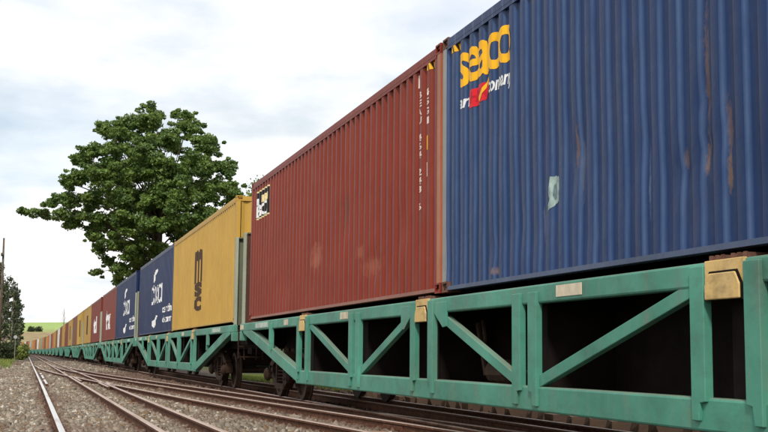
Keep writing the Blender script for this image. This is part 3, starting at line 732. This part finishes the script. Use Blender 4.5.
# 1: blue
A1, S1 = .013, 2.0
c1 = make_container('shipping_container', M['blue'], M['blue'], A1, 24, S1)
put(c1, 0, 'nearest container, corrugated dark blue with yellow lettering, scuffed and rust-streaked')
for o_ in c1.children:
    if o_.name.startswith('corner_post') and o_.data.vertices[0].co.y > 0: o_.data.materials[0] = M['grey_post']
    if o_.name.startswith('corner_casting') and sum(v.co.y for v in o_.data.vertices) > 0: o_.data.materials[0] = M['twist']
M['blue_edge'] = paint('scuffed_blue_edge', (.06, .085, .15), rust=.6, fade=.3)
M['red_edge'] = paint('scuffed_red_edge', (.25, .095, .065), rust=.5, fade=.3)
for o_ in c1.children:
    if o_.name.startswith('bottom_rail'): o_.data.materials[0] = M['blue_edge']
kw = dict(amp=A1, seed=S1)
yl = Yl(0, 12.14)
def arc_pts(cy, cz, ry, rz_, a0, a1, n): return [(cy-ry*math.cos(t), cz+rz_*math.sin(t)) for t in np.linspace(R(a0), R(a1), n)]
conform('lettering', text_bm('seaco', 1.47, .385, (yl, 3.905-ZB), .02, .95), M['ink_y'], c1, **kw)
zt = 3.67-ZB
conform('lettering', text_bm('an', .26, .10, (yl, zt), .02, .95, .2), M['ink_w'], c1, **kw)
conform('emblem', poly_bm([[(yl-.28, zt-.05), (yl-.36, zt+.15), (yl-.84, zt+.16), (yl-.74, zt-.03)]]), M['ink_r'], c1, **kw)
conform('emblem_swoosh', poly_bm([[(yl-.55, zt-.02), (yl-.63, zt-.02), (yl-.90, zt+.24), (yl-.86, zt+.24)]]), M['ink_y'], c1, off=.006, **kw)
conform('emblem_letters', text_bm('HNA', .40, .12, (yl-.36, zt+.005), .02, .9, .2), simple('dark_red_lettering', (.45, .015, .03), .5), c1, off=.005, **kw)
conform('lettering', text_bm('company', .56, .155, (yl-.86, zt-.035), .02, .95, .2), M['ink_w'], c1, **kw)
stripes(c1, 1)
pp = []
for k in range(26):
    t = 2*math.pi*k/26; rr = random.uniform(.72, 1.12); cs, sn_ = math.cos(t), math.sin(t); sq = 1/max(abs(cs), abs(sn_), .72)
    pp.append((Yl(0, 9.70)+.125*cs*sq*rr*.8, 2.465-ZB+.17*sn_*sq*rr*.85 - .10*cs*.4))
conform('peeled_patch', poly_bm([pp]), M['ink_patch'], c1, **kw)
pc = [(Yl(0, 9.70), 2.47-ZB)]
conform('bare_spot', poly_bm([[(Yl(0, 9.72)+.03*math.cos(k*.7)*random.uniform(.5,1.2), 2.47-ZB+.09*math.sin(k*.7)*random.uniform(.6,1.2)) for k in range(9)]]), simple('grey_green_primer', (.12, .17, .19), .7, 0, .4, 12), c1, off=.006, **kw)
# 2: red
A2, S2 = .007, 5.0
c2 = make_container('shipping_container', M['red'], M['red'], A2, 24, S2)
put(c2, 1, 'corrugated rust-red container with a square emblem in its upper far corner')
for o_ in c2.children:
    if o_.name.startswith('corner_post') and o_.data.vertices[0].co.y < 0: o_.data.materials[0] = M['red_post']
for o_ in c2.children:
    if o_.name.startswith('bottom_rail'): o_.data.materials[0] = M['red_edge']
kw = dict(amp=A2, seed=S2)
ya, yb_ = Yl(1, 24.48), Yl(1, 23.05); z0, z1 = 3.74-ZB, 4.33-ZB; ym = (ya+yb_)/2
conform('emblem_border', poly_bm([rect(yb_, ya, z0, z1)]), M['ink_cream'], c2, **kw)
conform('emblem', poly_bm([rect(yb_+.06, ya-.06, z0+.03, z1-.03)]), M['ink_k'], c2, off=.005, **kw)
conform('emblem_block', poly_bm([rect(yb_+.10, ym+.06, z0+.31, z1-.13)]), M['ink_cream'], c2, off=.0065, **kw)
conform('emblem_letters', text_bm('BC', 1.16, .27, (ya-.10, z0+.04), .02, .9), M['ink_w'], c2, off=.0065, **kw)
conform('emblem_letters', poly_bm([rect(ya-.32, ya-.14, z0+.28, z1-.15)]), M['ink_w'], c2, off=.0065, **kw)
def vcol(root, i, yw, ztop, chars, h, step, mat, wd=.10, **kw):
    zc = ztop
    for ch in chars:
        if ch != ' ': conform('lettering', text_bm(ch, wd, h, (Yl(i, yw)+wd/2, zc-h-ZB), .03), mat, root, **kw)
        zc -= step
vcol(c2, 1, 13.52, 4.17, 'BEAU 464 243 6', .085, .105, M['ink_pink'], .17, **kw)
vcol(c2, 1, 13.24, 4.15, '45G1', .085, .115, M['ink_pink'], .16, **kw)
conform('marking', poly_bm([rect(Yl(1, 13.30), Yl(1, 13.20), 3.41-ZB, 3.58-ZB)]), M['ink_y'], c2, **kw)
conform('marking', poly_bm([rect(Yl(1, 13.30), Yl(1, 13.21), 3.09-ZB, 3.26-ZB)]), M['ink_pink'], c2, **kw)
conform('marking', poly_bm([rect(Yl(1, 13.66), Yl(1, 13.62), 4.24-ZB, 4.40-ZB)]), M['ink_pink'], c2, **kw)
stripes(c2, -1)
# 3: yellow
c3 = make_container('shipping_container', M['yellow']); put(c3, 2, 'yellow container with tall stacked dark brown lettering next to the red one')
yl = Yl(2, 33.95)
conform('lettering', text_bm('m', 1.62, .92, (yl, 2.93-ZB), .05), M['ink_br'], c3)
conform('lettering', text_bm('s', 1.45, .40, (yl-.08, 2.55-ZB), .045), M['ink_br'], c3)
conform('lettering', text_bm('c', 1.45, .40, (yl-.08, 2.15-ZB), .045), M['ink_br'], c3)
# 4, 5: navy
def navy(i, label):
    c = make_container('shipping_container', M['navy']); put(c, i, label)
    y0 = Yl(4-1, 0) if False else 0
    o0 = 0.35
    conform('lettering', text_bm('DXCI', 3.7, .68, (o0+.6, 2.78-ZB), .012, 1.0), M['ink_w'], c)
    conform('emblem', poly_bm([[(o0-.1, 3.88-ZB), (o0-.7, 4.05-ZB), (o0-1.6, 4.05-ZB), (o0-1.3, 3.93-ZB), (o0-.7, 3.86-ZB), (o0-.5, 3.66-ZB), (o0-.1, 3.60-ZB)]]), M['ink_w'], c)
    conform('lettering', text_bm('of', .6, .10, (o0+.3, 3.42-ZB), .0), M['ink_w'], c)
    conform('emblem', poly_bm([[(o0+.1, 2.18-ZB), (o0+.1, 2.0-ZB), (o0-.6, 1.9-ZB), (o0-1.1, 2.0-ZB), (o0-1.3, 2.2-ZB), (o0-1.8, 2.34-ZB), (o0-1.2, 2.36-ZB), (o0-.9, 2.22-ZB)]]), M['ink_w'], c)
    conform('lettering', text_bm('centin', 2.7, .26, (o0-3.4, 2.38-ZB), .02), M['ink_w'], c)
    conform('lettering', text_bm('ckcurr', 2.6, .24, (o0-3.5, 2.04-ZB), .02), M['ink_w'], c)
    return c
navy(3, 'navy container with white lettering touching the yellow container'); navy(4, 'second navy container, farther away, next to the first maroon one')
# 6, 7: maroon with white mark
for i, t, lb in ((5, 'tex', 'maroon container with tall white lettering beside the farther navy container'), (6, 'tcl', 'maroon container with white lettering beside the farther yellow pair')):
    c = make_container('shipping_container', M['maroon'] if i == 5 else M['maroon']); put(c, i, lb)
    conform('lettering', text_bm(t, 4.0, 1.15, (2.3, .62), .05, .9), M['ink_w'], c)
# 8.. : farther ones
plain = {}
def mid(i, colr, label, mark=None):
    c = make_container('shipping_container', M[colr]); put(c, i, label)
    if mark: 
        if mark[0] == 'bar': conform('marking', poly_bm([rect(-1.2, 1.0, .7, 2.2)]), M[mark[1]], c)
        else: conform('lettering', text_bm(mark[0], 4.2, 1.1, (2.2, .7), .04), M[mark[1]], c)
mid(7, 'yellow2', 'far yellow container with a dark vertical mark, touching the maroon one', ('bar', 'ink_br'))
mid(8, 'yellow', 'far yellow container with a dark mark, next to the dark red container', ('bar', 'ink_br'))
mid(9, 'brown', 'far dark red-brown container between the yellow ones')
mid(10, 'yellow2', 'smallest far yellow container with a pale mark', ('bar', 'ink_br'))
mid(11, 'maroon', 'far maroon container beyond the last yellow one')
def far_container_mesh(mat):
    mb = MB(); mb.box(-CW, CW, -CL/2, CL/2, 0, CH)
    for k in range(22):
        y = -CL/2+.2+k*.54
        for sx in (-1, 1): mb.box(sx*CW, sx*(CW+.02), y, y+.22, .16, CH-.12)
    return mb.mesh('shipping_container', mat)
seq = ['yellow2', 'brown', 'white', 'brown', 'yellow2', 'orange', 'brown', 'grey', 'orange', 'yellow2', 'brown', 'orange', 'sage', 'yellow2', 'white', 'brown', 'orange', 'yellow2', 'grey', 'orange', 'brown', 'white', 'yellow2', 'orange', 'sage', 'white', 'brown', 'orange', 'white', 'yellow2', 'grey', 'orange', 'white', 'sage']
names = {'yellow2': 'ochre yellow', 'maroon': 'maroon', 'grey': 'pale grey', 'white': 'dirty white', 'brown': 'brown', 'orange': 'orange', 'sage': 'sage green'}
fcm = {k: far_container_mesh(M[k]) for k in set(seq)}
for j, k in enumerate(seq):
    i = 12+j
    if i >= 2*NW: break
    o = link_mesh('shipping_container', fcm[k]); put(o, i, 'tiny distant %s container, %s counting from the camera end' % (names[k], ORD[i]))

# ------------------------------------------------------------------ vegetation
def leafmat(name, c1_, c2_, trans=.35):
    mt, nt, b = newmat(name); g = G(nt)
    a = g.n('ShaderNodeAttribute'); a.attribute_name = 'tint'
    cc = g.mix(a.outputs['Fac'], c4(c1_), c4(c2_))
    g.l(cc, b.inputs['Base Color']); b.inputs['Roughness'].default_value = .55
    tr = g.n('ShaderNodeBsdfTranslucent'); g.l(g.mix(.5, cc, c4(c2_)), tr.inputs['Color']); ms = g.n('ShaderNodeMixShader'); ms.inputs[0].default_value = trans
    g.l(b.outputs[0], ms.inputs[1]); g.l(tr.outputs[0], ms.inputs[2]); g.l(ms.outputs[0], nt.nodes['Material Output'].inputs[0])
    return mt
bark = simple('bark', (.10, .075, .055), .9, 0, .4, 5)
bark_pale = simple('pale_bark', (.22, .19, .155), .9, 0, .35, 3)
leaf_a = leafmat('broad_leaf', (.030, .078, .013), (.175, .26, .050))
leaf_b = leafmat('gum_leaf', (.020, .036, .012), (.062, .085, .026))
leaf_c = leafmat('grass_blade', (.09, .14, .02), (.28, .32, .07))
def leaves(name, centers, radii, per, size, mat, parent, up=.5, loc=(0, 0, 0)):
    P = []; 
    for (cxx, cy, cz), (ra, rb, rc), n in zip(centers, radii, per):
        d = rng.normal(size=(n,3)); d /= np.linalg.norm(d,axis=1)[:,None]; rr = rng.uniform(.25,1,n)**.6
        P.append(np.c_[cxx+d[:,0]*ra*rr, cy+d[:,1]*rb*rr, cz+d[:,2]*rc*rr, d, np.full(n, rng.uniform())])
    P = np.concatenate(P); n = len(P)
    nr = P[:,3:6]*.7 + rng.normal(size=(n,3))*.7 + np.array([0,0,up]); nr /= np.linalg.norm(nr,axis=1)[:,None]
    t = np.cross(nr, rng.normal(size=(n,3))); t /= np.linalg.norm(t,axis=1)[:,None]; bt = np.cross(nr, t)
    s = size*rng.uniform(.6,1.3,n)[:,None]
    c = P[:,:3]
    v = np.stack([c-t*s*.5, c+bt*s*.32-nr*s*.08, c+t*s*.5, c-bt*s*.32-nr*s*.08], 1).reshape(-1,3)
    me = bpy.data.meshes.new(name); me.vertices.add(n*4); me.vertices.foreach_set('co', v.astype(np.float32).reshape(-1))
    me.loops.add(n*4); me.loops.foreach_set('vertex_index', np.arange(n*4,dtype=np.int32)); me.polygons.add(n)
    me.polygons.foreach_set('loop_start', np.arange(0,n*4,4,dtype=np.int32)); me.polygons.foreach_set('loop_total', np.full(n,4,dtype=np.int32))
    tint = np.clip(P[:,6]*.6+rng.uniform(0,.5,n), 0, 1)
    at = me.attributes.new('tint', 'FLOAT', 'POINT'); at.data.foreach_set('value', np.repeat(tint,4).astype(np.float32))
    me.materials.append(mat); me.update(calc_edges=True)
    return link_mesh(name, me, parent)
def at(px, py, Y):                    # photograph pixel -> point at distance Y along the line
    du, dv_ = px-384, py-216
    x = du*math.cos(ROLL)+dv_*math.sin(ROLL); y = -du*math.sin(ROLL)+dv_*math.cos(ROLL)
    d = fwd + right*(x/1193.6) - up*(y/1193.6)
    return Vector((0, 0, CAM_Z)) + d*(Y/d.y)
# big broadleaf tree beyond the train
TY = 100.0
clumps = [(150,122,15),(152,110,7),(130,126,13),(118,132,10),(107,127,8),(100,129,5),(185,128,13),(180,117,6),(190,117,5),(170,140,16),(205,145,14),(145,148,18),(115,150,15),(95,150,9),(84,157,9),(76,160,6),(222,165,11),(230,172,6),(195,165,18),(165,170,20),(135,172,18),(105,175,16),(80,176,10),(70,184,7),(228,187,12),(205,190,18),(180,195,20),(150,198,20),(120,200,18),(92,200,13),(70,200,9),(52,205,9),(60,198,6),(38,211,7),(27,212,5),(46,214,6),(62,215,8),(80,217,10),(70,224,6),(100,222,13),(125,225,16),(150,225,18),(178,222,18),(205,215,16),(234,203,10),(92,236,7),(112,243,12),(99,247,6),(135,250,15),(106,262,8),(98,271,5),(121,268,11),(140,272,14),(117,282,6),(160,250,17),(185,240,16),(210,235,14),(165,275,14),(150,292,12)]
troot = empty('broadleaf_tree', (9.8, TY, 0)); tag(troot, 'large dark green broadleaf tree with spreading crown behind the train', 'tree')
cen = []; rad = []; per = []; limb = MB(); k_ = TY/1193.6
def pt(q): return Vector((q.x-9.8, q.y-TY, q.z))
trunk = MB(); trunk.tube([(0,0,-.2),(.1,.1,2.5),(-.1,0,5.5),(.2,.1,9),(.3,0,13)], [.62,.48,.42,.36,.2], 10); trunk.build('trunk', bark, troot, smooth=True)
for (px, py, r) in clumps:
    rn = math.hypot((px-150)/105, (py-190)/85); dd = 7.5*math.sqrt(max(.05, 1-min(1, rn)**2))
    ncopy = 3 if rn < .55 else (2 if rn < .85 else 1)
    for q in range(ncopy):
        yo = random.uniform(-dd, dd) if ncopy == 1 else (-dd + 2*dd*(q+.5)/ncopy + random.uniform(-1.5, 1.5))
        c_ = pt(at(px+random.uniform(-2,2), py+random.uniform(-2,2), TY+yo)); rr = r*k_*1.08
        nsub = max(5, int(r/1.0))
        for s_ in range(nsub):                       # several uneven sprays inside each clump
            ff = min(1.25, abs(random.gauss(.62, .42))); dv3 = Vector((random.gauss(0,1), random.gauss(0,1), random.gauss(0,.8))).normalized()*rr*ff
            sr = (.30+.18*rr)*random.uniform(.5, 1.35)*(1.15-.45*min(ff, 1.5))
            cen.append(tuple(c_+dv3)); rad.append((sr*1.15, sr*1.15, sr*.7)); per.append(int(28+ 480*(sr**2)))
        hz = min(max(5.0, c_.z*.78), 12); st = Vector((.1, 0, hz)); md = st.lerp(c_, .5)+Vector((0, 0, .6))
        if random.random() < .45 or (r < 8 and q == 0):
            bow = Vector((random.uniform(-.8,.8), random.uniform(-.8,.8), random.uniform(.2,1.4)))
            limb.tube([st, st.lerp(c_, .3)+bow*.8, st.lerp(c_, .65)+bow*.7, c_, c_+Vector((random.uniform(-.6,.6), 0, rr*.4))], [.10, .05, .03, .018, .008], 5)
limb.build('limbs', bark, troot, smooth=True)
leaves('crown', cen, rad, per, .25, leaf_a, troot)
def tree(name, label, X, Y, h, cr, z0f, nl, leaf, mat, bk, group=None, r0=.2, seed=1, cat='tree', lean=0):
    rd = random.Random(seed); root = empty(name, (X, Y, 0)); tag(root, label, cat, group)
    t = MB(); pts = [(lean*z/h + rd.uniform(-.15,.15)*z/h, 0, z) for z in np.linspace(-.1, h*.97, 7)]; t.tube(pts, [r0*(1-.13*i) for i in range(7)], 8); t.build('trunk', bk, root, smooth=True)
    ce = []; ra = []; pe = []; l = MB()
    for k in range(26):
        z = h*(z0f + (1-z0f)*(k+.5)/26); env = cr*(.55+.45*math.sin(math.pi*min(1,max(0,(z/h-z0f)/(1-z0f)))**.8))*rd.uniform(.45,1.1)
        a = rd.uniform(0, 6.28); c_ = (lean*z/h+env*.6*math.cos(a), env*.6*math.sin(a), z); sr = cr*rd.uniform(.28,.5)
        ce.append(c_); ra.append((sr*1.1, sr*1.1, sr*.75)); pe.append(nl//26)
        l.tube([(lean*z/h, 0, z-.6), c_], [.05, .02], 4)
    l.build('limbs', bk, root); leaves('crown', ce, ra, pe, leaf, mat, root); return root
q = at(245, 200, 135); tree('broadleaf_tree', 'low tree top showing just above the yellow container roof', q.x+1.5, 135, 20.3, 5.5, .35, 9000, .36, leaf_a, bark, r0=.35, seed=5)
# slender trees left of the line
rows = [(-3,128,268,1.5,'slender gum tree half hidden behind the tall bare pole'),(6,150,285,1.3,'thin gum tree between the tall bare pole and the sign'),(17,200,290,1.6,'thin gum tree just behind and right of the round sign'),(-9,115,250,1.6,'slender gum tree at the left picture edge, nearest of its row'),(2,140,262,1.5,'slender gum tree directly beside the tall bare pole'),(9,158,277,1.5,'slender gum tree second to the right of the tall bare pole'),(14,185,283,1.7,'gum tree behind the small round white sign'),(16.5,220,296,1.7,'gum tree right of the small round white sign'),(20,265,303,2.0,'farthest gum tree of the row, with a branch reaching right over the line')]
for k, (px, Y, top, cr, lb) in enumerate(rows):
    q = at(px, top, Y); tree('gum_tree', lb, q.x, Y, q.z, cr*.72, .26, 1100, .26*Y/150, leaf_b, bark_pale, 'row of slender trees left of the line', .17, 20+k)
q = at(29, 310, 265)
o = None
# scrub at their feet
for k, (px, Y, h, cr, lb) in enumerate([(20,150,1.5,.9,'low green bush under the gum trees, right of the sign'),(24,190,2.0,1.2,'low green bush at the right end of the tree row'),(8,130,1.8,1.2,'low bush at the foot of the tall bare pole'),(12.5,165,2.2,1.4,'small bush between the pole and the round sign'),(2,120,1.6,1.2,'low bush at the left picture edge')]):
    q = at(px, 352, Y); tree('bush', lb, q.x, Y, h, cr, .08, 1500, .26, leaf_c if k < 2 else leaf_b, bark, 'bushes under the trees', .06, 40+k, 'bush')
for k, (px, lb) in enumerate([(31, 'left of two tiny dark bushes on the straw-coloured hillside'), (39, 'right of two tiny dark bushes on the straw-coloured hillside')]):
    Yb = 770; q = at(px, 334, Yb); o = tree('bush', lb, q.x, Yb, 3.0, 3.2, .05, 700, .8, leaf_b, bark, 'bushes on the hillside', .2, 60+k, 'bush'); o.location.z = hill_z(q.x, Yb)-.3
# tall bare pole and small round sign
q = at(4, 238, 112)
pr = empty('utility_pole', (q.x, 112, 0)); tag(pr, 'tall bare dark wooden pole left of the tracks', 'pole')
mb = MB(); mb.tube([(0,0,-.2),(0.02,0,q.z*.5),(0,0,q.z)], [.14,.12,.08], 10); mb.build('pole', bark, pr, smooth=True)
mb = MB(); mb.lathe_x([(-.14,.1),(-.12,.16),(.12,.16),(.14,.1)], -.05, -.25, q.z-1.5, 12); mb.build('insulator', bark, pr)
q = at(15.5, 337, 105)
sr_ = empty('track_sign', (q.x, 105, 0)); tag(sr_, 'small round white sign on a thin post left of the rails', 'sign')
mb = MB(); mb.tube([(0,0,-.1),(0,0,q.z)], .03, 8); mb.build('post', bark_pale, sr_)
mb = MB(); n = 20; mb.v = [(.15*math.cos(2*math.pi*k/n), -.05, q.z+.15*math.sin(2*math.pi*k/n)) for k in range(n)]+[(.15*math.cos(2*math.pi*k/n), -.03, q.z+.15*math.sin(2*math.pi*k/n)) for k in range(n)]
mb.f = [tuple(range(n)), tuple(range(2*n-1,n-1,-1))]+[(k,n+k,n+(k+1)%n,(k+1)%n) for k in range(n)]; mb.mi = [0]*len(mb.f); mb.build('disc', M['grey'], sr_)
# thin bare tree far behind the train
q = at(63, 309, 250); bt = empty('bare_tree', (q.x+.3, 250, 0)); tag(bt, 'thin leafless tree rising above the far containers', 'tree')
mb = MB(); mb.tube([(0,0,-.2),(.05,0,q.z*.5),(-.1,0,q.z)], [.16,.11,.03], 7); mb.build('trunk', bark_pale, bt)
mb = MB()
for k in range(16):
    z = q.z*(.45+.03*k); a = random.uniform(0, 6.28); ln = .9*(1.2-z/q.z)+.3; mb.tube([(0,0,z),(ln*.5*math.cos(a),ln*.5*math.sin(a),z+.6),(ln*.7*math.cos(a),ln*.7*math.sin(a),z+1.4)], [.04,.025,.01], 4)
mb.build('limbs', bark_pale, bt)
# dark sleepers added left of the line to stand in for shadow
for k, (px, py, rz, lb) in enumerate([(4, 364.5, .9, 'dark sleeper added in place of a shadow at the left edge beside the ballast, nearest of two'), (9, 362.5, 1.1, 'dark sleeper added in place of a shadow at the left edge beside the ballast, farther of two')]):
    dq = at(px, py, 100)-Vector((0,0,CAM_Z)); q = Vector((0,0,CAM_Z))+dq*(-(CAM_Z-.12)/dq.z)
    s_ = link_mesh('shadow_sleeper', sl_me[k]); s_.location = (q.x, q.y, .19); s_.rotation_euler = (0, 0, rz*.5); tag(s_, lb, 'sleeper', 'dark sleepers added for shadow beside the line')

# grass: verge left beyond the ballast, and beyond the train
def grass(name, label, x0, x1, y0, y1, n, h, xf=None):
    x = rng.uniform(x0,x1,n); y = rng.uniform(y0,y1,n)
    if xf is not None: kp = xf(x,y); x, y = x[kp], y[kp]
    n = len(x); hh = h*rng.uniform(.4,1.2,n); a = rng.uniform(0,6.28,n); wd = .014*(1+y/40)
    dx, dy = np.cos(a)*wd, np.sin(a)*wd; lx, ly = rng.normal(0,.3,n)*hh, rng.normal(0,.3,n)*hh; z0 = np.zeros(n)-.01
    v = np.stack([np.c_[x-dx,y-dy,z0], np.c_[x+dx,y+dy,z0], np.c_[x+lx,y+ly,hh]],1).reshape(-1,3)
    me = bpy.data.meshes.new(name); me.vertices.add(n*3); me.vertices.foreach_set('co', v.astype(np.float32).reshape(-1))
    me.loops.add(n*3); me.loops.foreach_set('vertex_index', np.arange(n*3,dtype=np.int32)); me.polygons.add(n)
    me.polygons.foreach_set('loop_start', np.arange(0,n*3,3,dtype=np.int32)); me.polygons.foreach_set('loop_total', np.full(n,3,dtype=np.int32))
    at_ = me.attributes.new('tint','FLOAT','POINT'); at_.data.foreach_set('value', np.repeat(rng.uniform(0,1,n),3).astype(np.float32))
    me.materials.append(leaf_c); me.update(calc_edges=True); tag(link_mesh(name, me), label, 'grass', kind='stuff')
grass('verge_grass', 'rough grass growing left of the tracks under the trees', -14, .0, 66, 240, 42000, .38, lambda x, y: x < -.9-.006*(y-66))
grass('far_side_grass', 'bright grass glimpsed under the train beyond the tracks', 8.0, 10.4, 30, 52, 60000, .12, lambda x, y: ((y > 41.5) & (y < 51)) | ((y > 31) & (y < 35.5)))
